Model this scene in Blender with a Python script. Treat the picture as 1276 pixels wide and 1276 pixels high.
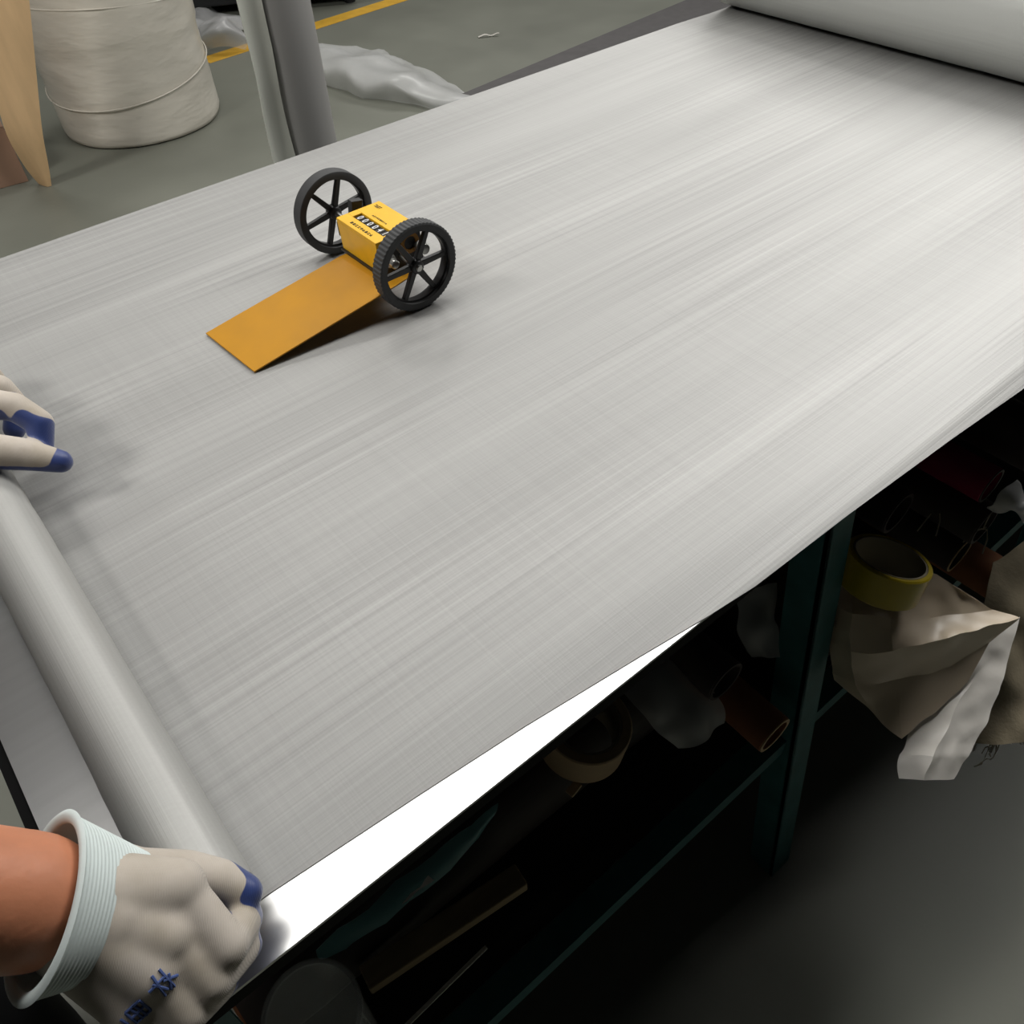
import bpy, bmesh, math, random
from mathutils import Vector, Matrix, noise
from mathutils.bvhtree import BVHTree

random.seed(7)
scene = bpy.context.scene
for o in list(bpy.data.objects):
    bpy.data.objects.remove(o)
COL = scene.collection
PI = math.pi

# ------------------------------------------------------------------ camera, world, lights
# metres; floor z = 0, table top z = 0.8; X runs along the table, Y across it (away from the camera)
TOP = 0.80
CAMZ = 1.35
FPX = 1038.246
CR = Matrix(((0.77030204, 0.4818913, -0.41763086),
             (-0.63646115, 0.54054153, -0.55021092),
             (-0.03939503, 0.68963442, 0.72308534)))
cam_d = bpy.data.cameras.new('camera')
cam_d.sensor_width = 36.0
cam_d.lens = FPX / 1276.0 * 36.0
cam_d.clip_start = 0.02
cam = bpy.data.objects.new('camera', cam_d)
cam.matrix_world = Matrix.Translation((0, 0, CAMZ)) @ CR.to_4x4()
COL.objects.link(cam)
scene.camera = cam

scene.view_settings.view_transform = 'Standard'
scene.view_settings.look = 'None'
scene.view_settings.gamma = 1.0
scene.view_settings.use_curve_mapping = False
scene.view_settings.exposure = 0.0

world = bpy.data.worlds.new('hall_air')
scene.world = world
world.use_nodes = True
bg = world.node_tree.nodes['Background']
bg.inputs[0].default_value = (0.80, 0.88, 1.0, 1)
bg.inputs[1].default_value = 0.10


def area(name, loc, target, size, size_y, power, color=(1, 1, 1)):
    d = bpy.data.lights.new(name, 'AREA')
    d.shape = 'RECTANGLE'
    d.size, d.size_y, d.energy, d.color = size, size_y, power, color
    o = bpy.data.objects.new(name, d)
    o.location = loc
    o.rotation_euler = (Vector(target) - Vector(loc)).to_track_quat('-Z', 'Y').to_euler()
    COL.objects.link(o)
    return o


area('glare_fill', (5.6, 4.6, 4.75), (0.9, 0.8, 0.8), 4.6, 2.0, 225, (1.0, 0.98, 0.95))  # unseen free-floating area light added for glare on the cloth; no window there
area('end_fill', (2.5, 0.66, 2.3), (1.5, 0.95, 0.8), 0.8, 0.8, 35, (1.0, 0.98, 0.95))  # unseen light added to brighten the cloth near the thick roll
area('lamp_side', (-2.3, 1.9, 3.7), (0.5, 0.75, 0.8), 0.8, 0.8, 78, (1.0, 0.97, 0.93))
area('lamp_overhead', (1.0, 1.15, 3.2), (1.0, 1.15, 0.0), 3.4, 0.5, 50, (1.0, 0.98, 0.95))
area('lamp_back', (1.5, 5.0, 4.6), (1.2, 3.6, 0.0), 2.4, 0.6, 58, (1.0, 0.98, 0.94))


# ------------------------------------------------------------------ helpers
def at(px, py, z):
    """point of the place at height z that shows at this spot of the 1276 x 1276 photograph"""
    r = CR @ Vector((px - 638.0, 638.0 - py, -FPX))
    return Vector((0, 0, CAMZ)) + r * ((z - CAMZ) / r.z)


def atY(px, py, y):
    r = CR @ Vector((px - 638.0, 638.0 - py, -FPX))
    return Vector((0, 0, CAMZ)) + r * (y / r.y)


class NB:
    def __init__(self, name):
        self.m = bpy.data.materials.new(name)
        self.m.use_nodes = True
        self.t = self.m.node_tree
        self.p = self.t.nodes['Principled BSDF']

    def n(self, kind, **kw):
        x = self.t.nodes.new(kind)
        for k, v in kw.items():
            setattr(x, k, v)
        return x

    def l(self, a, b):
        self.t.links.new(a, b)


def mat(name, color, rough=0.6, metal=0.0, var=0.12, scale=30.0, stretch=(1, 1, 1), bump=0.0,
        bscale=None, alpha=1.0, spec=0.5, dist=0.002, sheen=0.0, trans=0.0, rvar=0.0, sss=0.0, detail=4.0):
    b = NB(name)
    tc = b.n('ShaderNodeTexCoord')
    mp = b.n('ShaderNodeMapping')
    mp.inputs['Scale'].default_value = stretch
    b.l(tc.outputs['Object'], mp.inputs['Vector'])
    nz = b.n('ShaderNodeTexNoise')
    nz.inputs['Scale'].default_value = scale
    nz.inputs['Detail'].default_value = detail
    b.l(mp.outputs[0], nz.inputs['Vector'])
    cr = b.n('ShaderNodeValToRGB')
    cr.color_ramp.elements[0].position = 0.3
    cr.color_ramp.elements[1].position = 0.7
    cr.color_ramp.elements[0].color = tuple(max(0, c * (1 - var)) for c in color) + (1,)
    cr.color_ramp.elements[1].color = tuple(min(1, c * (1 + var)) for c in color) + (1,)
    b.l(nz.outputs['Fac'], cr.inputs[0])
    b.l(cr.outputs[0], b.p.inputs['Base Color'])
    b.p.inputs['Roughness'].default_value = rough
    b.p.inputs['Metallic'].default_value = metal
    b.p.inputs['Alpha'].default_value = alpha
    b.p.inputs['Specular IOR Level'].default_value = spec
    b.p.inputs['Transmission Weight'].default_value = trans
    if sheen:
        b.p.inputs['Sheen Weight'].default_value = sheen
    if sss:
        b.p.inputs['Subsurface Weight'].default_value = sss
        b.p.inputs['Subsurface Radius'].default_value = (0.012, 0.005, 0.003)
    if rvar:
        mr = b.n('ShaderNodeMapRange')
        mr.inputs['To Min'].default_value = rough - rvar
        mr.inputs['To Max'].default_value = rough + rvar
        b.l(nz.outputs['Fac'], mr.inputs['Value'])
        b.l(mr.outputs[0], b.p.inputs['Roughness'])
    if bump:
        n2 = b.n('ShaderNodeTexNoise')
        n2.inputs['Scale'].default_value = bscale or scale * 3
        n2.inputs['Detail'].default_value = 3
        b.l(mp.outputs[0], n2.inputs['Vector'])
        bp = b.n('ShaderNodeBump')
        bp.inputs['Strength'].default_value = bump
        bp.inputs['Distance'].default_value = dist
        b.l(n2.outputs['Fac'], bp.inputs['Height'])
        b.l(bp.outputs[0], b.p.inputs['Normal'])
    return b.m


def srgb(r, g, b_):
    f = lambda c: (c / 255 / 12.92) if c / 255 <= 0.04045 else ((c / 255 + 0.055) / 1.055) ** 2.4
    return (f(r), f(g), f(b_))


def wire_cloth(name, base, rough, metal, contrast=1.0, along='X'):
    """woven stainless wire cloth: long streaks of slightly uneven wires, fine cross wires, painted soft shading"""
    b = NB(name)
    tc = b.n('ShaderNodeTexCoord')

    def nz(sx, sy, sc, det=3.0):
        mp = b.n('ShaderNodeMapping')
        mp.inputs['Scale'].default_value = (sx, sy, 1.0) if along == 'X' else (sy, sx, sx)
        b.l(tc.outputs['Object'], mp.inputs['Vector'])
        t = b.n('ShaderNodeTexNoise')
        t.inputs['Scale'].default_value = sc
        t.inputs['Detail'].default_value = det
        b.l(mp.outputs[0], t.inputs['Vector'])
        return t.outputs['Fac']

    def math_(op, a, c):
        m = b.n('ShaderNodeMath', operation=op)
        for i, v in enumerate((a, c)):
            if isinstance(v, (int, float)):
                m.inputs[i].default_value = v
            else:
                b.l(v, m.inputs[i])
        return m.outputs[0]

    shade_bands = nz(0.5, 5.0, 2.0, 2.0)  # soft shading bands of the reflective cloth, painted into its colour
    streak = nz(0.22, 34.0, 4.0, 4.0)
    fine = nz(0.6, 120.0, 5.0, 2.0)
    cross = nz(150.0, 0.8, 3.0, 2.0)
    mk = b.n('ShaderNodeMapRange')
    mk.inputs['From Min'].default_value = 0.40
    mk.inputs['From Max'].default_value = 0.62
    mk.inputs['To Min'].default_value = 0.12
    b.l(nz(0.7, 3.5, 2.2, 1.0), mk.inputs['Value'])
    mask = mk.outputs[0]
    v = math_('ADD', math_('MULTIPLY', math_('SUBTRACT', shade_bands, 0.5), 0.46 * contrast),
              math_('MULTIPLY', math_('MULTIPLY', math_('SUBTRACT', streak, 0.5), mask), 0.72 * contrast))
    v = math_('ADD', v, math_('MULTIPLY', math_('SUBTRACT', fine, 0.5), 0.30 * contrast))
    v = math_('ADD', v, math_('MULTIPLY', math_('SUBTRACT', cross, 0.5), 0.16 * contrast))
    g = math_('ADD', v, 1.0)
    mx = b.n('ShaderNodeMixRGB', blend_type='MULTIPLY')
    mx.inputs[0].default_value = 1.0
    mx.inputs[1].default_value = tuple(base) + (1,)
    cb = b.n('ShaderNodeCombineColor')
    for i in range(3):
        b.l(g, cb.inputs[i])
    b.l(cb.outputs[0], mx.inputs[2])
    b.l(mx.outputs[0], b.p.inputs['Base Color'])
    b.p.inputs['Metallic'].default_value = metal
    b.p.inputs['Roughness'].default_value = rough
    bp = b.n('ShaderNodeBump')
    bp.inputs['Strength'].default_value = 0.25
    bp.inputs['Distance'].default_value = 0.0006
    b.l(math_('ADD', math_('MULTIPLY', streak, 1.0), math_('ADD', fine, math_('MULTIPLY', cross, 0.3))), bp.inputs['Height'])
    b.l(bp.outputs[0], b.p.inputs['Normal'])
    return b.m


def knit(name, color, freq=900.0):
    b = NB(name)
    tc = b.n('ShaderNodeTexCoord')
    mp = b.n('ShaderNodeMapping')
    mp.inputs['Rotation'].default_value = (0.0, 0.0, 0.5)
    b.l(tc.outputs['Object'], mp.inputs[0])
    w = b.n('ShaderNodeTexWave', wave_type='BANDS', bands_direction='X')
    w.inputs['Scale'].default_value = freq / 2.0
    w.inputs['Distortion'].default_value = 0.6
    w.inputs['Detail'].default_value = 1.0
    b.l(mp.outputs[0], w.inputs['Vector'])
    nz = b.n('ShaderNodeTexNoise')
    nz.inputs['Scale'].default_value = 28
    nz.inputs['Detail'].default_value = 4
    b.l(tc.outputs['Object'], nz.inputs['Vector'])
    cr = b.n('ShaderNodeValToRGB')
    cr.color_ramp.elements[0].position = 0.32
    cr.color_ramp.elements[1].position = 0.62
    cr.color_ramp.elements[0].color = (color[0] * 0.78, color[1] * 0.76, color[2] * 0.70, 1)
    cr.color_ramp.elements[1].color = tuple(color) + (1,)
    b.l(nz.outputs['Fac'], cr.inputs[0])
    mx = b.n('ShaderNodeMixRGB', blend_type='MULTIPLY')
    mx.inputs[0].default_value = 0.12
    b.l(cr.outputs[0], mx.inputs[1])
    b.l(w.outputs['Color'], mx.inputs[2])
    atn = b.n('ShaderNodeAttribute', attribute_name='coat')
    st = b.n('ShaderNodeMapRange')
    st.inputs['From Min'].default_value = 0.46
    st.inputs['From Max'].default_value = 0.54
    b.l(atn.outputs['Fac'], st.inputs['Value'])
    m2 = b.n('ShaderNodeMixRGB')
    m2.inputs[2].default_value = srgb(42, 60, 116) + (1,)
    b.l(st.outputs[0], m2.inputs[0])
    b.l(mx.outputs[0], m2.inputs[1])
    b.l(m2.outputs[0], b.p.inputs['Base Color'])
    m3 = b.n('ShaderNodeMapRange')
    m3.inputs['To Min'].default_value = 0.9
    m3.inputs['To Max'].default_value = 0.42
    b.l(st.outputs[0], m3.inputs['Value'])
    b.l(m3.outputs[0], b.p.inputs['Roughness'])
    b.p.inputs['Sheen Weight'].default_value = 0.25
    bp = b.n('ShaderNodeBump')
    bp.inputs['Strength'].default_value = 0.35
    bp.inputs['Distance'].default_value = 0.0002
    b.l(w.outputs['Fac'], bp.inputs['Height'])
    b.l(bp.outputs[0], b.p.inputs['Normal'])
    return b.m


class MB:
    """collects geometry in world coordinates; build() links ONE mesh object"""

    def __init__(self):
        self.v, self.f, self.mi = [], [], []

    def add(self, vs, fs, mi=0):
        o = len(self.v)
        self.v += [Vector(p) for p in vs]
        self.f += [tuple(i + o for i in q) for q in fs]
        self.mi += [mi] * len(fs)
        return self

    def box(self, lo, hi, mi=0):
        x0, y0, z0 = lo
        x1, y1, z1 = hi
        return self.hexa([(x0, y0, z0), (x1, y0, z0), (x1, y1, z0), (x0, y1, z0),
                          (x0, y0, z1), (x1, y0, z1), (x1, y1, z1), (x0, y1, z1)], mi)

    def hexa(self, p, mi=0):
        return self.add(p, [(3, 2, 1, 0), (4, 5, 6, 7), (0, 1, 5, 4), (1, 2, 6, 5), (2, 3, 7, 6), (3, 0, 4, 7)], mi)

    def bar(self, a, b, w, h, up=(0, 0, 1), mi=0, w1=None, h1=None):
        a, b = Vector(a), Vector(b)
        d = (b - a).normalized()
        s = d.cross(Vector(up)).normalized()
        u = s.cross(d)
        w1 = w if w1 is None else w1
        h1 = h if h1 is None else h1
        P = []
        for c, ww, hh in ((a, w, h), (b, w1, h1)):
            P += [c - s * ww / 2 - u * hh / 2, c + s * ww / 2 - u * hh / 2, c + s * ww / 2 + u * hh / 2, c - s * ww / 2 + u * hh / 2]
        return self.add(P, [(3, 2, 1, 0), (4, 5, 6, 7), (0, 1, 5, 4), (1, 2, 6, 5), (2, 3, 7, 6), (3, 0, 4, 7)], mi)

    def lathe(self, a, b, prof, n=32, closed=False, mi=0, wob=None):
        """prof: list of (t along a->b in metres, radius); closed joins last to first (a ring)"""
        a, b = Vector(a), Vector(b)
        d = (b - a).normalized()
        s = d.orthogonal().normalized()
        u = d.cross(s)
        P, F = [], []
        for (t, r) in prof:
            for k in range(n):
                th = 2 * PI * k / n
                rr = r if wob is None else r * wob(t, th)
                P.append(a + d * t + (s * math.cos(th) + u * math.sin(th)) * rr)
        m = len(prof)
        for i in range(m if closed else m - 1):
            j = (i + 1) % m
            for k in range(n):
                q = (k + 1) % n
                F.append((i * n + k, i * n + q, j * n + q, j * n + k))
        if not closed:
            F.append(tuple(reversed(range(n))))
            F.append(tuple((m - 1) * n + k for k in range(n)))
        return self.add(P, F, mi)

    def pipe(self, a, b, ro, ri, n=32, mi=0):
        L = (Vector(b) - Vector(a)).length
        e = min(0.0015, (ro - ri) * 0.3)
        return self.lathe(a, b, [(0, ri), (0, ro - e), (e, ro), (L - e, ro), (L, ro - e), (L, ri)], n, True, mi)

    def rod(self, a, b, r, n=16, r1=None, mi=0):
        L = (Vector(b) - Vector(a)).length
        return self.lathe(a, b, [(0, r), (L, r if r1 is None else r1)], n, False, mi)

    def sweep(self, pts, r, n=6, mi=0, closed=False):
        pts = [Vector(p) for p in pts]
        P, F = [], []
        m = len(pts)
        ref = Vector((0.13, 0.21, 1)).normalized()
        for i, p in enumerate(pts):
            d = (pts[(i + 1) % m] - pts[i - 1]) if closed else (pts[min(i + 1, m - 1)] - pts[max(i - 1, 0)])
            d.normalize()
            s = d.cross(ref)
            s = s.normalized() if s.length > 1e-4 else d.orthogonal().normalized()
            u = s.cross(d)
            rr = r[i] if isinstance(r, (list, tuple)) else r
            for k in range(n):
                th = 2 * PI * k / n
                P.append(p + (s * math.cos(th) + u * math.sin(th)) * rr)
        for i in range(m if closed else m - 1):
            j = (i + 1) % m
            for k in range(n):
                q = (k + 1) % n
                F.append((i * n + k, i * n + q, j * n + q, j * n + k))
        if not closed:
            F.append(tuple(range(n)))
            F.append(tuple(reversed([(m - 1) * n + k for k in range(n)])))
        return self.add(P, F, mi)

    def sheet(self, G, th=0.0006, mi=0):
        """G: rows of points; becomes a thin closed slab"""
        R, C = len(G), len(G[0])
        nrm = [[None] * C for _ in range(R)]
        for i in range(R):
            for j in range(C):
                a = G[min(i + 1, R - 1)][j] - G[max(i - 1, 0)][j]
                c = G[i][min(j + 1, C - 1)] - G[i][max(j - 1, 0)]
                x = a.cross(c)
                nrm[i][j] = x.normalized() if x.length > 1e-12 else Vector((0, 0, 1))
        P = [G[i][j] + nrm[i][j] * th / 2 for i in range(R) for j in range(C)]
        P += [G[i][j] - nrm[i][j] * th / 2 for i in range(R) for j in range(C)]
        o = R * C
        F = []
        for i in range(R - 1):
            for j in range(C - 1):
                a, b_, c, d = i * C + j, (i + 1) * C + j, (i + 1) * C + j + 1, i * C + j + 1
                F.append((a, b_, c, d))
                F.append((o + d, o + c, o + b_, o + a))
        rim = [(0, j) for j in range(C)] + [(i, C - 1) for i in range(1, R)] + \
              [(R - 1, j) for j in range(C - 2, -1, -1)] + [(i, 0) for i in range(R - 2, 0, -1)]
        for k in range(len(rim)):
            a = rim[k][0] * C + rim[k][1]
            b_ = rim[(k + 1) % len(rim)][0] * C + rim[(k + 1) % len(rim)][1]
            F.append((a, b_, o + b_, o + a))
        return self.add(P, F, mi)

    def build(self, name, m, parent=None, smooth=False, origin=None, bevel=0.0, subd=0, angle=40):
        base = Vector((0, 0, 0))
        if parent is not None:
            base = root_loc(parent)
        elif origin is not None:
            base = Vector(origin)
        me = bpy.data.meshes.new(name)
        me.from_pydata([tuple(p - base) for p in self.v], [], self.f)
        me.validate()
        bm = bmesh.new()
        bm.from_mesh(me)
        bmesh.ops.recalc_face_normals(bm, faces=bm.faces)
        bm.to_mesh(me)
        bm.free()
        ms = m if isinstance(m, (list, tuple)) else [m]
        for x in ms:
            me.materials.append(x)
        if len(ms) > 1 and len(me.polygons) == len(self.mi):
            me.polygons.foreach_set('material_index', self.mi)
        if smooth:
            me.polygons.foreach_set('use_smooth', [True] * len(me.polygons))
            me.set_sharp_from_angle(angle=math.radians(angle))
        o = bpy.data.objects.new(name, me)
        COL.objects.link(o)
        if parent is not None:
            o.parent = parent
        else:
            o.location = base
        if bevel:
            md = o.modifiers.new('bevel', 'BEVEL')
            md.width = bevel
            md.segments = 2
            md.limit_method = 'ANGLE'
        if subd:
            md = o.modifiers.new('subd', 'SUBSURF')
            md.levels = md.render_levels = subd
        return o


def root_loc(o):
    while o.parent is not None:
        o = o.parent
    return Vector(o.location)


def thing(name, loc, label, cat, group=None):
    o = bpy.data.objects.new(name, None)
    o.empty_display_size = 0.05
    o.location = loc
    COL.objects.link(o)
    return tag(o, label, cat, group)


def tag(o, label=None, cat=None, group=None, kind=None):
    if label:
        o['label'] = label
    if cat:
        o['category'] = cat
    if group:
        o['group'] = group
    if kind:
        o['kind'] = kind
    return o


def lerp(a, b, t):
    return a + (b - a) * t


def patch(ctrl, nu, nv, wr=0.0, freq=14.0, seed=0.0, crisp=False):
    """smooth grid through a coarse grid of control points (Catmull-Rom both ways) with soft wrinkles"""
    ctrl = [[Vector(p) for p in row] for row in ctrl]

    def cr(pts, t):
        m = len(pts) - 1
        x = min(t * m, m - 1e-6)
        i = int(x)
        f = x - i
        if crisp:
            return pts[i].lerp(pts[i + 1], f)
        p0, p1, p2, p3 = pts[max(i - 1, 0)], pts[i], pts[i + 1], pts[min(i + 2, m)]
        return 0.5 * ((2 * p1) + (p2 - p0) * f + (2 * p0 - 5 * p1 + 4 * p2 - p3) * f * f + (3 * p1 - p0 - 3 * p2 + p3) * f ** 3)

    G = []
    for i in range(nu + 1):
        row = [cr(r, i / nu) for r in map(list, zip(*ctrl))]
        G.append([cr(row, j / nv) for j in range(nv + 1)])
    if wr:
        for r in G:
            for p in r:
                s = Vector((seed, seed * 1.7, -seed))
                q = p * freq + s
                p += Vector((noise.noise(q), noise.noise(q + Vector((9, 3, 1))), noise.noise(q + Vector((2, 7, 5))))) * wr
    return G


# ------------------------------------------------------------------ materials
M = {}
M['floor'] = mat('painted_concrete', srgb(116, 118, 108), 0.5, var=0.10, scale=2.5, bump=0.15, bscale=60, rvar=0.08, detail=8)
M['yellow_line'] = mat('yellow_floor_paint', srgb(212, 165, 50), 0.55, var=0.10, scale=18)
M['cloth'] = wire_cloth('wire_cloth', srgb(152, 152, 150), 0.52, 0.24)
M['cloth_roll'] = wire_cloth('wire_cloth_rolled', srgb(165, 165, 162), 0.48, 0.3, 0.55, along='Y')
M['cloth_big'] = wire_cloth('wire_cloth_big_roll', srgb(192, 194, 190), 0.5, 0.25, 0.35, along='Y')
M['cloth_dark'] = mat('dark_wire_cloth', srgb(150, 149, 147), 0.5, 0.15, var=0.06, scale=12, stretch=(1, 1, 0.1))
M['cloth_flap'] = mat('pale_grey_film', srgb(196, 198, 188), 0.55, var=0.08, scale=14, stretch=(1, 1, 0.2))
M['steel'] = mat('brushed_steel', srgb(192, 192, 191), 0.30, 0.95, var=0.04, scale=9, stretch=(0.5, 12, 1))
M['black_edge'] = mat('black_edging', srgb(16, 16, 16), 0.8, var=0.2, scale=20, spec=0.15)
M['teal'] = mat('teal_paint', srgb(52, 104, 106), 0.5, var=0.18, scale=22, bump=0.1)
M['shelf'] = mat('dark_shelf_board', srgb(46, 42, 38), 0.8, var=0.25, scale=16, stretch=(0.3, 3, 1))
M['yellow'] = mat('yellow_enamel', srgb(222, 172, 30), 0.38, var=0.05, scale=60)
M['plate'] = mat('worn_yellow_plate', srgb(176, 124, 18), 0.5, spec=0.3, var=0.07, scale=22, bump=0.05, rvar=0.08)
M['rubber'] = mat('black_rubber', srgb(52, 53, 54), 0.62, var=0.12, scale=80)
M['black_plastic'] = mat('black_plastic', srgb(34, 34, 35), 0.4, var=0.1, scale=80)
M['ink'] = mat('black_ink', srgb(40, 34, 20), 0.6, var=0.1, scale=80)
M['white_ink'] = mat('white_digits', srgb(225, 228, 230), 0.5, var=0.03, scale=80)
M['steel_small'] = mat('turned_steel', srgb(190, 190, 186), 0.3, 0.9, var=0.08, scale=70)
M['brass'] = mat('tarnished_brass', srgb(140, 100, 45), 0.45, 0.6, var=0.15, scale=60)
M['skin'] = mat('tanned_skin', srgb(192, 126, 93), 0.5, var=0.10, scale=35, bump=0.25, bscale=160, sss=0.08, dist=0.001)
M['glove'] = knit('grey_white_knit', srgb(196, 187, 176))
M['cuff'] = mat('pale_blue_rib_knit', srgb(206, 217, 215), 0.95, var=0.05, scale=40, sheen=0.2, bump=0.2, bscale=500, dist=0.0005)
M['blue'] = mat('blue_latex_coating', srgb(42, 62, 122), 0.42, var=0.16, scale=60, bump=0.2)
M['blue_print'] = mat('blue_print', srgb(72, 92, 146), 0.8, var=0.1, scale=60)
M['shirt'] = mat('dark_work_shirt', srgb(44, 46, 52), 0.9, var=0.12, scale=18, bump=0.3, bscale=40, dist=0.004)
M['trousers'] = mat('black_trousers', srgb(20, 20, 22), 0.9, var=0.15, scale=18)
M['shoe'] = mat('black_shoe', srgb(24, 23, 22), 0.5, var=0.15, scale=18)
M['hair'] = mat('black_hair', srgb(18, 16, 15), 0.6, var=0.3, scale=60, stretch=(1, 1, 0.2))
M['eye'] = mat('eye_white', srgb(225, 220, 212), 0.25, var=0.02)
M['lip'] = mat('lip', srgb(160, 92, 80), 0.5, var=0.06)
M['card'] = mat('kraft_cardboard', srgb(228, 192, 146), 0.8, var=0.06, scale=10, stretch=(3, 3, 0.4), bump=0.1)
M['carton'] = mat('brown_carton', srgb(150, 120, 100), 0.8, var=0.08, scale=12)
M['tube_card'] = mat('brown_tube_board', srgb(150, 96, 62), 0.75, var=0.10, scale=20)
M['tube_end'] = mat('pale_tube_end', srgb(205, 178, 140), 0.8, var=0.08, scale=40)
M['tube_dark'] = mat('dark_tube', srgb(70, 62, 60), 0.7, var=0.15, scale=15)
M['tube_pink'] = mat('crimson_tube', srgb(150, 28, 70), 0.55, var=0.12, scale=15)
M['tape_yellow'] = mat('yellow_tape', srgb(190, 168, 30), 0.3, var=0.06, scale=30)
M['tape_core'] = mat('tape_core_board', srgb(150, 140, 120), 0.8, var=0.08, scale=30)
M['tape_kraft'] = mat('kraft_tape', srgb(190, 165, 130), 0.5, var=0.08, scale=30)
M['film_tan'] = mat('tan_plastic_film', srgb(222, 205, 180), 0.36, var=0.07, scale=10, bump=0.15, bscale=30, dist=0.004)
M['film_white'] = mat('white_glossy_film', srgb(232, 228, 220), 0.25, var=0.04, scale=14, bump=0.25, bscale=22, dist=0.006)
M['film_clear'] = mat('clear_film', (0.86, 0.87, 0.88), 0.18, var=0.04, scale=8, alpha=0.28)
M['film_haze'] = mat('hazy_film', (0.74, 0.75, 0.74), 0.28, var=0.05, scale=8, alpha=0.40)
M['film_teal'] = mat('teal_film', srgb(95, 145, 148), 0.3, var=0.12, scale=12, alpha=0.9)
M['wrap'] = mat('stretch_wrap', srgb(215, 210, 198), 0.30, 0.0, var=0.10, scale=3.0, stretch=(1, 1, 3.0), bump=0.3, bscale=5, dist=0.03, rvar=0.08)
M['burlap'] = mat('sackcloth', srgb(140, 130, 108), 0.95, var=0.14, scale=40, bump=0.5, bscale=220, dist=0.001)
M['thread'] = mat('pale_thread', srgb(190, 182, 165), 0.8, var=0.05)
M['wood'] = mat('old_wood', srgb(150, 132, 100), 0.8, var=0.18, scale=9, stretch=(0.6, 8, 4), bump=0.3)
M['dark_wrap'] = mat('dark_brown_wrapping', srgb(62, 55, 50), 0.6, var=0.2, scale=8, stretch=(0.4, 3, 3), bump=0.3, bscale=20, dist=0.004)
M['glass'] = mat('clear_plastic_jar', (0.9, 0.92, 0.92), 0.08, var=0.02, alpha=0.25)
M['mat'] = mat('dark_grey_mat', srgb(86, 84, 84), 0.8, var=0.08, scale=24, bump=0.15)
M['machine'] = mat('black_machine', srgb(24, 25, 28), 0.5, var=0.15, scale=12)
M['white_cord'] = mat('white_cord', srgb(225, 218, 205), 0.7, var=0.04)

# ------------------------------------------------------------------ floor
fl = MB()
fl.box((-6, -5, -0.05), (9, 9, 0.0))
floor = tag(fl.build('floor', M['floor'], origin=(0, 0, 0)), 'grey green painted concrete workshop floor', None, kind='structure')
a0, a1 = at(255, 76, 0), at(520, -8, 0)
d = (a1 - a0).normalized()
s = Vector((-d.y, d.x, 0)) * 0.052
a1 = a0 + d * 3.2
MB().hexa([a0 - s, a1 - s, a1 + s, a0 + s] + [p + Vector((0, 0, 0.0012)) for p in (a0 - s, a1 - s, a1 + s, a0 + s)]).build('floor_marking', M['yellow_line'], floor)

M['hall_wall'] = mat('grey_hall_plaster', srgb(62, 64, 64), 0.9, var=0.06, scale=2)
for nm, lo, hi, lab in (('wall_far', (-6, 9, 0), (9.2, 9.2, 5), 'grey plaster wall at the far side of the hall'),
                        ('wall_near', (-6, -5.2, 0), (9.2, -5, 5), 'grey plaster wall behind the camera'),
                        ('wall_left', (-6.2, -5.2, 0), (-6, 9.2, 5), 'grey plaster wall behind the worker'),
                        ('wall_right', (9, -5, 0), (9.2, 9, 5), 'grey plaster wall beyond the thick roll'),
                        ('ceiling', (-6, -5, 5), (9.2, 9.2, 5.2), 'grey ceiling of the hall')):
    tag(MB().box(lo, hi).build(nm, M['hall_wall'], origin=lo), lab, None, kind='structure')

# ------------------------------------------------------------------ work table
X0, X1, Y0, Y1 = -0.116, 2.25, 0.224, 1.242
tb = thing('work_table', (1.0, 0.73, 0.0), 'long steel topped work table on teal legs under the wire cloth', 'table')
MB().box((X0, Y0, TOP - 0.003), (X1, Y1, TOP)).build('table_top', M['steel'], tb)
MB().box((X0 - 0.008, Y0 + 0.004, TOP - 0.028), (X1, Y1 - 0.004, TOP - 0.0035)).build('board', M['black_edge'], tb)


def tpl(x, yin, yout):
    # splayed angle-iron leg: two flanges
    m = MB()
    sgn = 1 if yout < yin else -1
    zt, zb = TOP - 0.028, 0.0
    at_z = lambda z: lerp(yout, yin, z / zt)
    w, t = 0.042, 0.005
    for (xa, xb, da, db) in ((x - w / 2, x + w / 2, 0, t), (x - w / 2, x - w / 2 + t, 0, w)):
        lo, hi = at_z(zb), at_z(zt)
        m.hexa([(xa, lo + sgn * da, zb), (xb, lo + sgn * da, zb), (xb, lo + sgn * db, zb), (xa, lo + sgn * db, zb),
                (xa, hi + sgn * da, zt), (xb, hi + sgn * da, zt), (xb, hi + sgn * db, zt), (xa, hi + sgn * db, zt)])
    m.build('leg', M['teal'], tb)


for x in (-0.094, 0.602, 1.32, 2.15):
    tpl(x, 0.250, 0.150)
    tpl(x, 1.215, 1.29)
SZ = 0.352
for y in (0.2065, 1.245):
    sg = 1 if y < 0.7 else -1
    m = MB()
    m.box((-0.09, min(y, y + sg * 0.032), SZ - 0.004), (2.2, max(y, y + sg * 0.032), SZ))
    m.box((-0.09, min(y, y + sg * 0.004), SZ - 0.034), (2.2, max(y, y + sg * 0.004), SZ - 0.004))
    m.build('shelf_rail', M['teal'], tb)
for i in range(6):
    ya = 0.240 + i * 0.163
    MB().box((-0.09, ya, SZ - 0.018), (2.2, ya + 0.155, SZ)).build('shelf_board', M['shelf'], tb)
for y in (0.252, 1.18):
    MB().box((X0 + 0.02, y, TOP - 0.068), (X1 - 0.02, y + 0.03, TOP - 0.0285)).build('apron_rail', M['black_edge'], tb)

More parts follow.
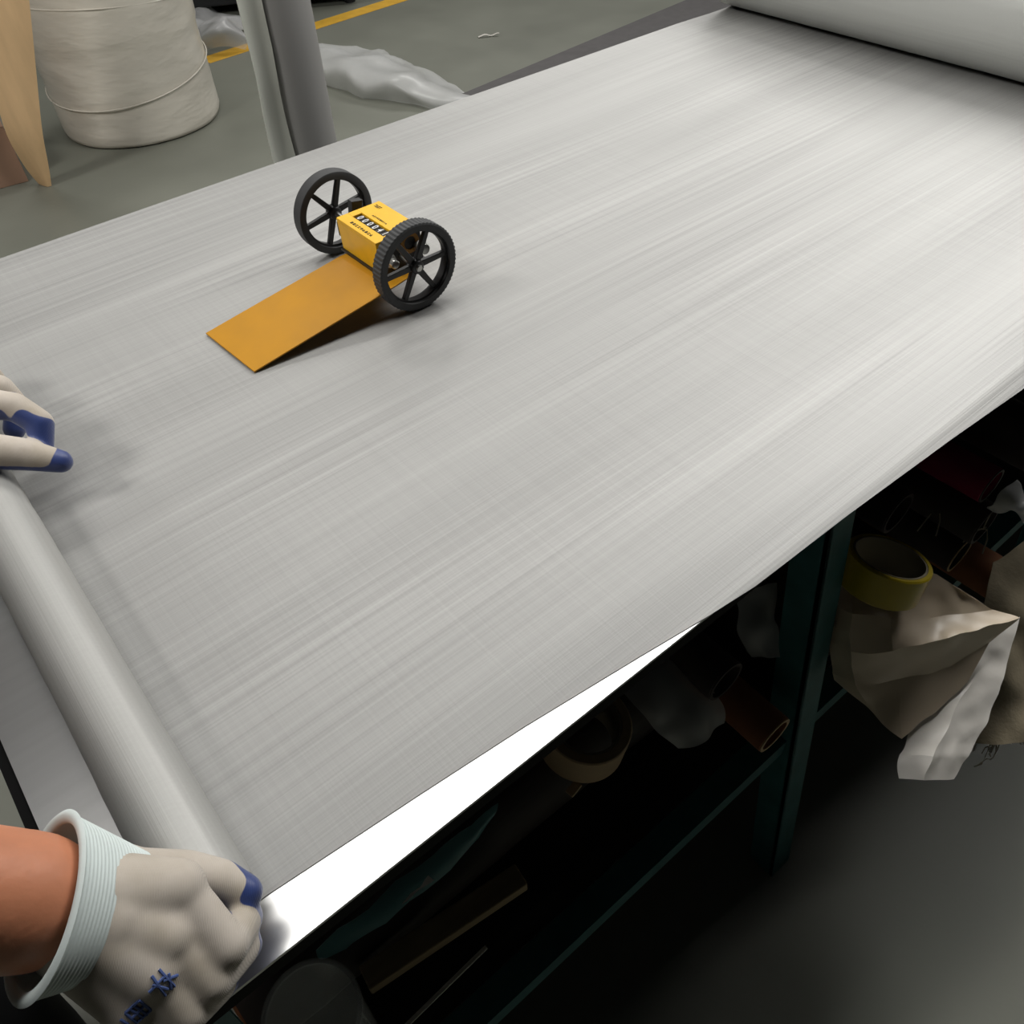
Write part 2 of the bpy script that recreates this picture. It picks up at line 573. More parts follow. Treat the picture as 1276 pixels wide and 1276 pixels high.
# ------------------------------------------------------------------ wire cloth on the table
edge_pts = [(-0.06, 0.262), (-0.017, 0.261), (0.10, 0.252), (0.187, 0.2445), (0.294, 0.232), (0.36, 0.2235), (0.415, 0.2185), (0.54, 0.2165), (0.70, 0.211), (0.822, 0.205), (1.2, 0.205), (1.7, 0.205)]


def near_edge(x):
    for (xa, ya), (xb, yb) in zip(edge_pts, edge_pts[1:]):
        if x <= xb:
            t = max(0, (x - xa) / (xb - xa))
            return lerp(ya, yb, t)
    return 0.205


AXC = 0.452


def cloth_z(x, y):
    z = 0.0036
    z += 0.0011 * noise.noise(Vector((x * 0.9 + 4, y * 9.0, 0.3)))
    z += 0.0006 * noise.noise(Vector((x * 1.6 + 9, y * 24.0, 3.3)))
    z += 0.0038 * noise.noise(Vector((x * 1.5 + 1, y * 4.0, 7.3)))
    k = max(0.0, min(1.0, (x - 0.0) / 0.08)) * max(0.0, min(1.0, (1.52 - x) / 0.1))
    for (ux, uy, ur) in ((AXC, 0.753, 0.06), (AXC, 0.934, 0.06), (0.25, 0.82, 0.09)):
        k *= 1 - math.exp(-((x - ux) ** 2 + (y - uy) ** 2) / ur ** 2)
    z = 0.0018 + (max(z, 0.0008) - 0.0018) * k
    k = max(0.0, min(1.0, (y - near_edge(x)) / 0.05))
    z = 0.0006 + (z - 0.0006) * k
    if y < Y0:
        z -= (Y0 - y) * 0.16
    return TOP + z


NX, NY = 330, 240
G = []
for i in range(NX + 1):
    x = lerp(-0.042, 1.63, i / NX)
    y0 = near_edge(x)
    row = []
    for j in range(NY + 1):
        t = j / NY
        y = lerp(y0, 1.2385, t)
        row.append(Vector((x, y, cloth_z(x, y))))
    G.append(row)
m = MB()
m.sheet(G, 0.0006)
cl = m.build('wire_cloth', M['cloth'], smooth=True, origin=(0, 0.23, TOP), angle=60)
tag(cl, 'silver grey woven wire cloth spread flat over the table top', 'wire cloth')

# small roll at the near end, being wound up by the gloved hands
rr = 0.0265
cx = -0.043


def roll_r(t):
    return rr * (1 + 0.03 * noise.noise(Vector((t * 7, 1.3, 0))) + 0.012 * noise.noise(Vector((t * 40, 5, 0))))


ya, yb = 0.263, 1.2385
nR = thing('cloth_roll', (cx, ya, TOP + 0.002), 'slim silver roll of wire cloth gripped by the gloved hands', 'roll')
prof = [(0, 0.014)]
n = 120
prof += [(0.0, rr - 0.001)]
prof += [(0.001 + (yb - ya - 0.002) * k / n, roll_r(k / n)) for k in range(n + 1)]
prof += [(yb - ya, rr - 0.001), (yb - ya, 0.014)]
MB().lathe((cx, ya, TOP + 0.003 + rr), (cx, yb, TOP + 0.003 + rr), prof, 48, True).build('wound_cloth', M['cloth_roll'], nR, smooth=True)
MB().pipe((cx, ya - 0.006, TOP + 0.003 + rr), (cx, yb + 0.006, TOP + 0.003 + rr), 0.0137, 0.0115, 24).build('core_tube', M['tube_card'], nR, smooth=True)

# big roll at the far end
RB = 0.105
bx = 1.592 + 0.168 * RB
bz = TOP + 0.0025 + RB
bR = thing('cloth_roll', (bx, 0.215, TOP + 0.0025), 'thick grey roll of wire cloth lying across the far end of the table', 'roll')
ya, yb = 0.20, 1.243
prof = [(0, 0.04), (0, RB - 0.004), (0.002, RB)] + [(lerp(0.01, yb - ya - 0.01, k / 20), RB * (1 + 0.006 * noise.noise(Vector((k * 0.6, 3, 0))))) for k in range(21)] + [(yb - ya - 0.002, RB), (yb - ya, RB - 0.004), (yb - ya, 0.04)]
MB().lathe((bx, ya, bz), (bx, yb, bz), prof, 96, True).build('wound_cloth', M['cloth_big'], bR, smooth=True)
MB().pipe((bx, ya - 0.02, bz), (bx, yb + 0.02, bz), 0.0398, 0.034, 40).build('core_tube', M['tube_card'], bR, smooth=True)

# ------------------------------------------------------------------ length counter
LC = thing('length_counter', (0.452, 0.84, TOP + 0.003), 'yellow mechanical length counter on two black spoked wheels', 'counter')
ZB = TOP + 0.0035
WR = 0.0525
AX = 0.452
AZ = ZB + WR


def wheel(ya, yb, phase, knurl):
    yc = (ya + yb) / 2
    n = 256
    prof = [(0, 0.0435), (0, WR - 0.0022), (0.001, WR - 0.0006), (yb - ya - 0.001, WR - 0.0006), (yb - ya, WR - 0.0022), (yb - ya, 0.0435)]
    m = MB()
    f = (lambda t, th: 1.0) if not knurl else None
    dirn = (Vector((AX, ya, AZ)), Vector((AX, yb, AZ)))
    if knurl:
        def wob(t, th):
            if 0.0005 < t < yb - ya - 0.0005:
                return 1.0 + 0.013 * (1 if (round(th / (2 * PI) * n) // 2) % 2 else 0)
            return 1.0
        m.lathe(*dirn, prof, n, True, wob=wob)
    else:
        m.lathe(*dirn, prof, n, True)
    rim = m.build('wheel', M['rubber'], LC, smooth=True, angle=12 if knurl else 35)
    MB().lathe((AX, yc - 0.004, AZ), (AX, yc + 0.004, AZ), [(0, 0.041), (0, 0.0437), (0.008, 0.0437), (0.008, 0.041)], 64, True).build('rim_ring', M['black_plastic'], rim, smooth=True)
    for k in range(6):
        th = phase + k * PI / 3
        dv = Vector((math.cos(th), 0, math.sin(th)))
        MB().bar(Vector((AX, yc, AZ)) + dv * 0.006, Vector((AX, yc, AZ)) + dv * 0.0425, 0.0075, 0.006, up=(0, 1, 0), w1=0.0058).build('spoke', M['black_plastic'], rim, bevel=0.0008)
    MB().lathe((AX, yc - 0.0075, AZ), (AX, yc + 0.0075, AZ), [(0, 0.0065), (0.001, 0.0078), (0.004, 0.0085), (0.011, 0.0085), (0.014, 0.0078), (0.015, 0.0065)], 32).build('hub', M['black_plastic'], rim, smooth=True)
    return yc


yn = wheel(0.744, 0.762, 0.02, True)
yf = wheel(0.925, 0.943, 0.17, False)
MB().rod((AX, yn - 0.009, AZ), (AX, yn - 0.0072, AZ), 0.0042, 6).build('axle_bolt', M['steel_small'], LC)
MB().rod((AX, yn - 0.010, AZ), (AX, yf + 0.009, AZ), 0.003, 20).build('axle', M['steel_small'], LC, smooth=True)

BX0, BX1, BY0, BY1, BZ0, BZ1 = 0.4235, 0.4850, 0.786, 0.872, TOP + 0.041, TOP + 0.081
# housing: sloping front strip with a recess for the number window
WX0, WX1, WY0, WY1 = 0.4395, 0.4525, 0.794, 0.8605
m = MB()
# body below the window depth
zt = BZ1
zr = BZ1 - 0.004
m.hexa([(BX0 + 0.0015, BY0, BZ0), (BX1, BY0, BZ0), (BX1, BY1, BZ0), (BX0 + 0.0015, BY1, BZ0), (BX0, BY0, zr), (BX1, BY0, zr), (BX1, BY1, zr), (BX0, BY1, zr)])
for lo, hi in (((BX0, BY0, zr), (WX0, BY1, zt)), ((WX1, BY0, zr), (BX1, BY1, zt)), ((WX0, BY0, zr), (WX1, WY0, zt)), ((WX0, WY1, zr), (WX1, BY1, zt))):
    m.box(lo, hi)
hs = m.build('housing', M['yellow'], LC, bevel=0.0006)
MB().box((WX0 + 0.0002, WY0 + 0.0002, zr + 0.0001), (WX1 - 0.0002, WY1 - 0.0002, zr + 0.0012)).build('number_window', M['black_plastic'], hs)
MB().box((BX0 - 0.0015, BY0 - 0.001, BZ0 - 0.0022), (BX1 + 0.0015, BY1 + 0.001, BZ0 - 0.0001)).build('base_gasket', M['black_plastic'], LC)


def text_mesh(name, s, size, origin, xdir, ydir, m, parent, th=0.0002, sx=1.0):
    c = bpy.data.curves.new(name, 'FONT')
    c.body = s
    c.size = size
    c.align_x = 'CENTER'
    c.align_y = 'CENTER'
    c.extrude = th
    o = bpy.data.objects.new(name, c)
    COL.objects.link(o)
    bpy.context.view_layer.update()
    me = bpy.data.meshes.new_from_object(o.evaluated_get(bpy.context.evaluated_depsgraph_get()))
    bpy.data.objects.remove(o)
    xd, yd = Vector(xdir).normalized(), Vector(ydir).normalized()
    zd = xd.cross(yd)
    base = root_loc(parent)
    for v in me.vertices:
        p = v.co
        v.co = Vector(origin) + xd * p.x * sx + yd * p.y + zd * (p.z + th) - base
    me.materials.clear()
    me.materials.append(m)
    r = bpy.data.objects.new(name, me)
    COL.objects.link(r)
    r.parent = parent
    return r


# six number wheels read from the plate side: text runs towards -Y, its top towards +X
for k, ch in enumerate('000041'):
    yk = lerp(WY1 - 0.0065, WY0 + 0.0065, k / 5)
    MB().box((WX0 + 0.0012, yk - 0.0040, zr + 0.0011), (WX1 - 0.0012, yk + 0.0040, zr + 0.0020)).build('number_wheel', M['ink'], hs, bevel=0.0003)
    text_mesh('digit', ch, 0.0125, (lerp(WX0, WX1, 0.5), yk, zr + 0.0021), (0, -1, 0), (1, 0, 0), M['white_ink'], hs, sx=0.85)
# faint print on the top: small rows of marks
rng = random.Random(3)


def print_row(name, x, ya, yb, n, h):
    mm = MB()
    for k in range(n):
        y = lerp(ya, yb, (k + 0.5) / n)
        w = abs(yb - ya) / n * 0.36
        for q in range(3):
            if rng.random() < 0.75:
                xx = x + (q - 1) * h * 0.4
                mm.box((xx - h * 0.12, y - w, zt + 0.00005), (xx + h * 0.12, y + w, zt + 0.0003))
        mm.box((x - h * 0.5, y - w * 0.25, zt + 0.00005), (x + h * 0.5, y + w * 0.25, zt + 0.0003))
    mm.build(name, M['ink'], hs)


print_row('printed_line', 0.4305, 0.850, 0.803, 9, 0.0036)
print_row('printed_line', 0.4585, 0.846, 0.815, 10, 0.0022)
print_row('printed_logo', 0.4750, 0.866, 0.853, 4, 0.0050)

# mechanism seen through the near wheel
MB().box((BX0 + 0.004, BY0 - 0.0035, BZ0 - 0.010), (BX1 - 0.002, BY0 - 0.0002, BZ1 - 0.004)).build('end_plate', M['black_plastic'], LC, bevel=0.001)
MB().lathe((0.466, BY0 - 0.0055, AZ + 0.012), (0.466, BY0 - 0.0034, AZ + 0.012), [(0, 0.008), (0, 0.0125), (0.002, 0.0125), (0.002, 0.008)], 32, True).build('gear_ring', M['brass'], LC, smooth=True)
kn = MB()
kn.lathe((0.4335, 0.784, AZ + 0.003), (0.4335, 0.764, AZ + 0.003), [(0, 0.0085), (0.006, 0.0085), (0.0065, 0.007), (0.011, 0.007), (0.0115, 0.0052), (0.019, 0.0052), (0.020, 0.0042)], 28)
kn.build('reset_knob', M['steel_small'], LC, smooth=True)
MB().lathe((0.478, 0.784, AZ + 0.004), (0.478, 0.768, AZ + 0.004), [(0, 0.0075), (0.010, 0.0075), (0.012, 0.006), (0.016, 0.006)], 24).build('gear_knob', M['steel_small'], LC, smooth=True)
# lever and bracket on the far end
MB().hexa([(0.452, 0.886, BZ1 - 0.016), (0.466, 0.886, BZ1 - 0.016), (0.466, 0.896, BZ1 - 0.016), (0.452, 0.896, BZ1 - 0.016),
           (0.455, 0.886, BZ1 + 0.004), (0.471, 0.886, BZ1 + 0.001), (0.471, 0.896, BZ1 + 0.001), (0.455, 0.896, BZ1 + 0.004)]).build('lever', M['black_plastic'], LC, bevel=0.001)
MB().box((0.432, BY1, AZ - 0.009), (0.474, 0.892, AZ + 0.010)).build('bearing_block', M['black_plastic'], LC, bevel=0.0015)
# sloping plate the counter rides on
pA, pB = Vector((0.2310, 0.8745, ZB + 0.0005)), Vector((0.2385, 0.7675, ZB + 0.0005))
pC, pD = Vector((0.418, 0.757, BZ0 - 0.0045)), Vector((0.412, 0.862, BZ0 - 0.0045))
pE, pF = Vector((0.462, 0.7665, BZ0 - 0.0045)), Vector((0.484, 0.868, BZ0 - 0.0045))
up = Vector((0, 0, 0.0018))
m = MB()
m.add([pA, pB, pC, pD, pE, pF] + [p + up for p in (pA, pB, pC, pD, pE, pF)],
      [(0, 1, 2, 3), (3, 2, 4, 5), (9, 8, 7, 6), (11, 10, 8, 9), (0, 6, 7, 1), (1, 7, 8, 2), (2, 8, 10, 4), (4, 10, 11, 5), (5, 11, 9, 3), (3, 9, 6, 0)])
m.build('sloping_plate', M['plate'], LC, bevel=0.0005)


# ------------------------------------------------------------------ the worker
def capsules_mesh(caps, voxel, smooth_it=6, smooth_f=0.5):
    """caps: list of (a, ra, b, rb); union of tapered capsules as one continuous surface"""
    bm = bmesh.new()
    for (a, ra, b, rb) in caps:
        a, b = Vector(a), Vector(b)
        dv = b - a
        L = dv.length
        rot = dv.to_track_quat('Z', 'Y').to_matrix().to_4x4() if L > 1e-6 else Matrix.Identity(4)
        for c, r in ((a, ra), (b, rb)):
            bmesh.ops.create_icosphere(bm, subdivisions=3, radius=r, matrix=Matrix.Translation(c))
        if L > 1e-6:
            bmesh.ops.create_cone(bm, cap_ends=True, segments=28, radius1=ra, radius2=rb, depth=L, matrix=Matrix.Translation((a + b) / 2) @ rot)
    me = bpy.data.meshes.new('tmp')
    bm.to_mesh(me)
    bm.free()
    o = bpy.data.objects.new('tmp', me)
    COL.objects.link(o)
    r = o.modifiers.new('r', 'REMESH')
    r.mode = 'VOXEL'
    r.voxel_size = voxel
    s_ = o.modifiers.new('s', 'SMOOTH')
    s_.iterations = smooth_it
    s_.factor = smooth_f
    bpy.context.view_layer.update()
    res = bpy.data.meshes.new_from_object(o.evaluated_get(bpy.context.evaluated_depsgraph_get()))
    bpy.data.objects.remove(o)
    return res


def mesh_child(name, me, mats, parent, shade=True):
    base = root_loc(parent)
    for v in me.vertices:
        v.co -= base
    me.materials.clear()
    for x in mats:
        me.materials.append(x)
    if shade:
        me.polygons.foreach_set('use_smooth', [True] * len(me.polygons))
    o = bpy.data.objects.new(name, me)
    COL.objects.link(o)
    o.parent = parent
    return o


def chain(pts, rad):
    return [(pts[i], rad[i], pts[i + 1], rad[i + 1]) for i in range(len(pts) - 1)]


PS = thing('person', (-0.50, 0.62, 0.0), 'worker in dark clothes and white blue-coated knit gloves winding the small roll', 'person')

# right hand joints
W = at(88, 1128, 0.893)
imcp, mmcp, rmcp, pmcp = at(220, 1108, 0.880), at(205, 1168, 0.874), at(188, 1210, 0.870), at(160, 1248, 0.860)
ipip, mpip, rpip, ppip = at(281, 1180, 0.857), at(262, 1222, 0.850), at(232, 1262, 0.846), at(196, 1296, 0.840)
itip, mtip, rtip, ptip = at(307, 1143, 0.829), at(306, 1178, 0.824), at(277, 1224, 0.822), at(240, 1262, 0.820)
tcmc, tmcp, tip_, ttip = at(150, 1092, 0.872), at(232, 1090, 0.851), at(276, 1100, 0.846), at(306, 1112, 0.840)
fingers = {'index': ([imcp, ipip, itip], [0.0135, 0.0125, 0.0100]), 'middle': ([mmcp, mpip, mtip], [0.0135, 0.0122, 0.0100]),
           'ring': ([rmcp, rpip, rtip], [0.0130, 0.0118, 0.0097]), 'pinky': ([pmcp, ppip, ptip], [0.0120, 0.0105, 0.0088]),
           'thumb': ([tcmc, tmcp, tip_, ttip], [0.0160, 0.0140, 0.0132, 0.0105])}
E_R = Vector((-0.255, 0.355, 1.095))
arm_dir = (E_R - W).normalized()
caps = []
for p, r in fingers.values():
    caps += chain(p, r)
wr = W + arm_dir * 0.004
for q, r in ((imcp, 0.0165), (mmcp, 0.0170), (rmcp, 0.0165), (pmcp, 0.0150), (tcmc, 0.0180)):
    caps.append((wr.lerp(q, 0.25), 0.026, q, r))
caps.append((wr, 0.0275, wr.lerp(mmcp, 0.5), 0.024))
caps.append((imcp, 0.014, pmcp, 0.013))
gm = capsules_mesh(caps, 0.0019, 10, 0.5)
glove_bvh = BVHTree.FromPolygons([v.co.copy() for v in gm.vertices], [tuple(p.vertices) for p in gm.polygons])


def near_seg(p, a, b):
    ab = b - a
    t = max(0, min(1, (p - a).dot(ab) / ab.length_squared))
    return (p - (a + ab * t)).length, t


def coat(me, fingers, palm_ref):
    """blue coating on finger pads and tips: index 1"""
    res = []
    for poly in me.polygons:
        c = Vector(poly.center)
        best, bi = 9, None
        for name, (pts, rad) in fingers.items():
            m_ = len(pts) - 1
            for i in range(m_):
                dd, t = near_seg(c, pts[i], pts[i + 1])
                dd -= lerp(rad[i], rad[i + 1], t)
                if dd < best:
                    best, bi = dd, (name, i, t, m_)
        name, i, t, m_ = bi
        nn = Vector(poly.normal)
        blue = False
        last = i == m_ - 1
        pd = palm_ref[name]
        if last and t > 0.86 and nn.dot(pd) > -0.55:
            blue = True
        elif (last or (i == m_ - 2 and t > 0.3)) and nn.dot(pd) > 0.10 - (0.25 * t if last else 0):
            blue = True
        elif i == 0 and nn.dot(pd) > 0.6:
            blue = True
        res.append(1.0 if blue else 0.0)
    nv = len(me.vertices)
    for _ in range(9):
        acc, cnt = [0.0] * nv, [0] * nv
        for poly in me.polygons:
            for v in poly.vertices:
                acc[v] += res[poly.index]
                cnt[v] += 1
        val = [a / max(1, c) for a, c in zip(acc, cnt)]
        res = [sum(val[v] for v in p.vertices) / len(p.vertices) for p in me.polygons]
    at_ = me.attributes.new('coat', 'FLOAT', 'POINT')
    at_.data.foreach_set('value', val)


down = Vector((0.35, 0.75, -0.55)).normalized()
pads = {k: Vector((-0.1, 0.55, -0.6)).normalized() for k in ('index', 'middle', 'ring', 'pinky')}
pads['thumb'] = Vector((0.55, -0.30, -0.75)).normalized()
coat(gm, fingers, pads)
gl = mesh_child('glove', gm, [M['glove']], PS)
gl['label'] = 'grey white knit glove with blue finger coating on the near hand'

# ribbed cuff with a rolled rim, hollow, around the wrist
cd = arm_dir
s1 = (Vector((0, 0, 1)) - cd * cd.z).normalized()
s2 = cd.cross(s1)


def cuff_mesh(W_, cd_, r_in0, r_in1, L, sa=1.10, sb=0.92, back=0.030):
    s1_ = (Vector((0, 0, 1)) - cd_ * cd_.z).normalized()
    s2_ = cd_.cross(s1_)
    m_ = MB()
    n_ = 96
    prof_ = []
    N = 120
    for k in range(N + 1):
        t = k / N
        prof_.append((lerp(-back, L, t), lerp(r_in0, r_in1, t) + 0.0028 + 0.00022 * math.sin(t * 20 * 2 * PI)))
    rim_c, rim_r = L, 0.0036
    for k in range(7):
        th = -PI / 2 + PI * (k + 1) / 7
        prof_.append((rim_c + rim_r * math.cos(th) * 0.9, r_in1 + 0.0018 - rim_r * math.sin(th) * 1.0 + 0.0))
    for k in range(5):
        t = 1 - k / 5
        prof_.append((lerp(-back, L - 0.003, t), lerp(r_in0, r_in1, t)))
    P, F = [], []
    for (t, r) in prof_:
        for k in range(n_):
            th = 2 * PI * k / n_
            rib = 1.0
            P.append(W_ + cd_ * t + (s1_ * math.cos(th) * sb + s2_ * math.sin(th) * sa) * r * rib)
    mm = len(prof_)
    for i in range(mm):
        j = (i + 1) % mm
        for k in range(n_):
            q = (k + 1) % n_
            F.append((i * n_ + k, i * n_ + q, j * n_ + q, j * n_ + k))
    m_.add(P, F)
    return m_


cuff_mesh(W, cd, 0.0262, 0.0390, 0.012, back=0.034).build('cuff', M['cuff'], gl, smooth=True, angle=80)

# printed characters on the back of the glove, as thin strokes lying on the knit
strokes = [[(186, 1236), (205, 1216)], [(189, 1216), (206, 1240)], [(198, 1208), (217, 1229)], [(210, 1213), (213, 1232)], [(203, 1222), (221, 1215)], [(190, 1227), (209, 1232)],
           [(156, 1262), (174, 1246)], [(174, 1246), (188, 1258)], [(188, 1258), (170, 1274)], [(170, 1274), (156, 1262)], [(161, 1256), (178, 1268)], [(166, 1251), (183, 1264)], [(163, 1270), (180, 1252)], [(150, 1270), (160, 1276)]]
m = MB()
for s_ in strokes:
    pts = []
    for k in range(9):
        px = lerp(s_[0][0], s_[1][0], k / 8)
        py = lerp(s_[0][1], s_[1][1], k / 8)
        q = at(px, py, 0.98)
        hit = glove_bvh.ray_cast(q, (q - Vector((0, 0, CAMZ))).normalized())
        if hit[0] is not None:
            pts.append(hit[0] + hit[1] * 0.0003)
    if len(pts) > 3:
        m.sweep(pts, 0.0008, 6)
if m.v:
    m.build('printed_characters', M['blue_print'], gl, smooth=True)

# left hand
L_W = at(-150, 512, 0.905)
lf = {'index': ([at(-40, 500, 0.888), at(18, 507, 0.878), at(50, 527, 0.864), at(52, 560, 0.846)], [0.0150, 0.0135, 0.0125, 0.0105]),
      'middle': ([at(-50, 472, 0.886), at(0, 484, 0.872), at(22, 508, 0.852), at(18, 535, 0.838)], [0.0140, 0.0130, 0.0120, 0.0105]),
      'ring': ([at(-66, 450, 0.880), at(-20, 460, 0.866), at(0, 485, 0.846), at(-5, 510, 0.836)], [0.0135, 0.0125, 0.0115, 0.0100]),
      'pinky': ([at(-90, 432, 0.872), at(-45, 440, 0.860), at(-25, 462, 0.842), at(-28, 482, 0.834)], [0.0125, 0.0110, 0.0105, 0.0090]),
      'thumb': ([at(-110, 545, 0.884), at(-35, 560, 0.868), at(30, 566, 0.856), at(76, 575, 0.846)], [0.0190, 0.0175, 0.0150, 0.0108])}
E_L = Vector((-0.30, 0.93, 1.02))
caps = []
for p, r in lf.values():
    caps += chain(p, r)
ldir = (E_L - L_W).normalized()
for k, r in (('index', 0.0175), ('middle', 0.018), ('ring', 0.017), ('pinky', 0.0155), ('thumb', 0.0195)):
    caps.append((L_W.lerp(lf[k][0][0], 0.25), 0.026, lf[k][0][0], r))
gm2 = capsules_mesh(caps, 0.0024, 8, 0.5)
pads2 = {k: Vector((-0.25, -0.80, -0.45)).normalized() for k in ('index', 'middle', 'ring', 'pinky')}
pads2['thumb'] = Vector((0.45, -0.25, -0.80)).normalized()
coat(gm2, lf, pads2)
gl2 = mesh_child('glove', gm2, [M['glove']], PS)
gl2['label'] = 'grey white knit glove with blue finger coating on the far hand'
cuff_mesh(L_W, ldir, 0.0285, 0.0375, 0.030).build('cuff', M['cuff'], gl2, smooth=True, angle=80)

# body: one continuous surface (head, neck, trunk, arms, legs)
SR, SL = Vector((-0.50, 0.435, 1.335)), Vector((-0.50, 0.805, 1.335))
HR, HL = Vector((-0.50, 0.53, 0.90)), Vector((-0.54, 0.71, 0.90))
KR, KL = Vector((-0.30, 0.48, 0.50)), Vector((-0.52, 0.73, 0.48))
FR, FL = Vector((-0.34, 0.48, 0.085)), Vector((-0.57, 0.74, 0.085))
neck = Vector((-0.49, 0.62, 1.41))
head = Vector((-0.415, 0.61, 1.56))
caps = [((-0.54, 0.56, 0.93), 0.105, (-0.54, 0.68, 0.93), 0.105), ((-0.535, 0.575, 1.05), 0.098, (-0.535, 0.665, 1.05), 0.098),
        ((-0.52, 0.55, 1.22), 0.108, (-0.52, 0.69, 1.22), 0.108), ((-0.54, 0.62, 0.95), 0.12, (-0.515, 0.62, 1.24), 0.12),
        (SR, 0.058, (-0.51, 0.62, 1.33), 0.085), (SL, 0.058, (-0.51, 0.62, 1.33), 0.085),
        (neck - Vector((0, 0, 0.05)), 0.058, head - Vector((0.02, 0, 0.07)), 0.052),
        (head + Vector((-0.012, 0, 0.025)), 0.083, head + Vector((0.012, 0, -0.055)), 0.062),
        (head + Vector((0.03, 0, -0.09)), 0.036, head + Vector((0.02, 0, -0.05)), 0.052),
        (head + Vector((0.070, 0, 0.012)), 0.009, head + Vector((0.094, 0, -0.028)), 0.012)]
for sy in (-1, 1):
    caps.append((head + Vector((-0.015, sy * 0.080, 0.012)), 0.014, head + Vector((-0.010, sy * 0.078, -0.022)), 0.010))
ear = None
for S_, E_, W_ in ((SR, E_R, W), (SL, E_L, L_W)):
    caps += chain([S_, S_.lerp(E_, 0.5), E_], [0.055, 0.049, 0.042])
    We = W_ + (E_ - W_).normalized() * 0.022
    caps += chain([E_, E_.lerp(We, 0.3), E_.lerp(We, 0.75), We], [0.040, 0.0405, 0.0350, 0.0345])
for H_, K_, F_ in ((HR, KR, FR), (HL, KL, FL)):
    caps += chain([H_, H_.lerp(K_, 0.5), K_, K_.lerp(F_, 0.3), F_], [0.092, 0.078, 0.058, 0.056, 0.040])
    caps.append((F_ - Vector((0.02, 0, 0.045)), 0.034, F_ + Vector((0.14, 0, -0.055)), 0.026))
body = mesh_child('body', capsules_mesh(caps, 0.006, 6, 0.5), [M['skin']], PS)
# shirt
o_ = 0.012
caps = [((-0.535, 0.555, 0.87), 0.128, (-0.54, 0.685, 0.87), 0.124), ((-0.50, 0.53, 0.875), 0.116, (-0.53, 0.55, 0.98), 0.118), ((-0.535, 0.575, 1.05), 0.112, (-0.535, 0.665, 1.05), 0.112),
        ((-0.52, 0.55, 1.22), 0.12, (-0.52, 0.69, 1.22), 0.12), ((-0.54, 0.62, 0.93), 0.135, (-0.515, 0.62, 1.24), 0.133),
        (SR, 0.070, (-0.51, 0.62, 1.33), 0.095), (SL, 0.070, (-0.51, 0.62, 1.33), 0.095)]
for S_, E_ in ((SR, E_R), (SL, E_L)):
    caps += chain([S_, S_.lerp(E_, 0.5), S_.lerp(E_, 0.93)], [0.070, 0.064, 0.060])
mesh_child('shirt', capsules_mesh(caps, 0.009, 4, 0.5), [M['shirt']], PS)
caps = [((-0.54, 0.56, 0.88), 0.116, (-0.54, 0.68, 0.88), 0.116)]
for H_, K_, F_ in ((HR, KR, FR), (HL, KL, FL)):
    caps += chain([H_ - Vector((0, 0, 0.02)), H_.lerp(K_, 0.5), K_, K_.lerp(F_, 0.4), F_ + Vector((0, 0, 0.02))], [0.104, 0.092, 0.074, 0.072, 0.062])
mesh_child('trousers', capsules_mesh(caps, 0.009, 4, 0.5), [M['trousers']], PS)
for F_ in (FR, FL):
    caps = [(F_ + Vector((-0.035, 0, -0.040)), 0.042, F_ + Vector((0.05, 0, -0.042)), 0.043), (F_ + Vector((0.05, 0, -0.042)), 0.043, F_ + Vector((0.155, 0, -0.050)), 0.035)]
    mesh_child('shoe', capsules_mesh(caps, 0.007, 4, 0.5), [M['shoe']], PS)
caps = [(head + Vector((-0.030, 0, 0.040)), 0.083, head + Vector((-0.010, 0, 0.048)), 0.080), (head + Vector((-0.045, 0, 0.01)), 0.072, head + Vector((-0.05, 0, -0.04)), 0.050)]
mesh_child('hair', capsules_mesh(caps, 0.006, 3, 0.5), [M['hair']], PS)
for sy in (-1, 1):
    e = head + Vector((0.0665, sy * 0.029, 0.010))
    mesh_child('eye', capsules_mesh([(e, 0.011, e + Vector((0.0005, 0, 0)), 0.011)], 0.002, 2, 0.5), [M['eye']], PS)
    MB().sweep([head + Vector((0.074 - 0.006 * abs(k - 2), sy * (0.014 + 0.008 * k), 0.030 + 0.002 * (2 - abs(k - 2)))) for k in range(5)], 0.004, 6).build('eyebrow', M['hair'], PS)
MB().sweep([head + Vector((0.073 - 0.003 * abs(k - 3), (k - 3) * 0.008, -0.058)) for k in range(7)], [0.002, 0.004, 0.005, 0.005, 0.005, 0.004, 0.002], 8).build('mouth', M['lip'], PS, smooth=True)

# ------------------------------------------------------------------ behind the table
# stretch-wrapped drum-sized roll
DC = Vector((1.085, 3.86, 0.0))
DR = 0.32


def dwob(t, th):
    return 1 + 0.012 * noise.noise(Vector((math.cos(th) * 2, math.sin(th) * 2, t * 5))) + 0.006 * noise.noise(Vector((math.cos(th) * 3, math.sin(th) * 3, t * 22)))


dr = thing('wrapped_roll', DC, 'large upright roll wound in glossy grey stretch wrap', 'roll')
prof = [(0, DR - 0.02), (0.006, DR - 0.004)] + [(0.02 + 1.0 * k / 40, DR + (0.006 if k > 13 else 0.0)) for k in range(41)] + [(1.04, DR - 0.03)]
MB().lathe(DC, DC + Vector((0, 0, 1)), prof, 72, wob=dwob).build('wrapped_body', M['wrap'], dr, smooth=True, angle=60)
for z, tlt in ((0.20, 0.05), (0.47, -0.03), (0.62, 0.02), (0.70, -0.02)):
    pts = []
    for k in range(64):
        th = 2 * PI * k / 64
        pts.append(DC + Vector((math.cos(th) * (DR + 0.007), math.sin(th) * (DR + 0.007), z + tlt * math.sin(th + 1))))
    MB().sweep(pts, 0.0028, 6, closed=True).build('wrap_fold', M['wrap'], dr, smooth=True)

# cardboard sheet standing in front of it
def col(px, py, y):
    return atY(px, py, y)


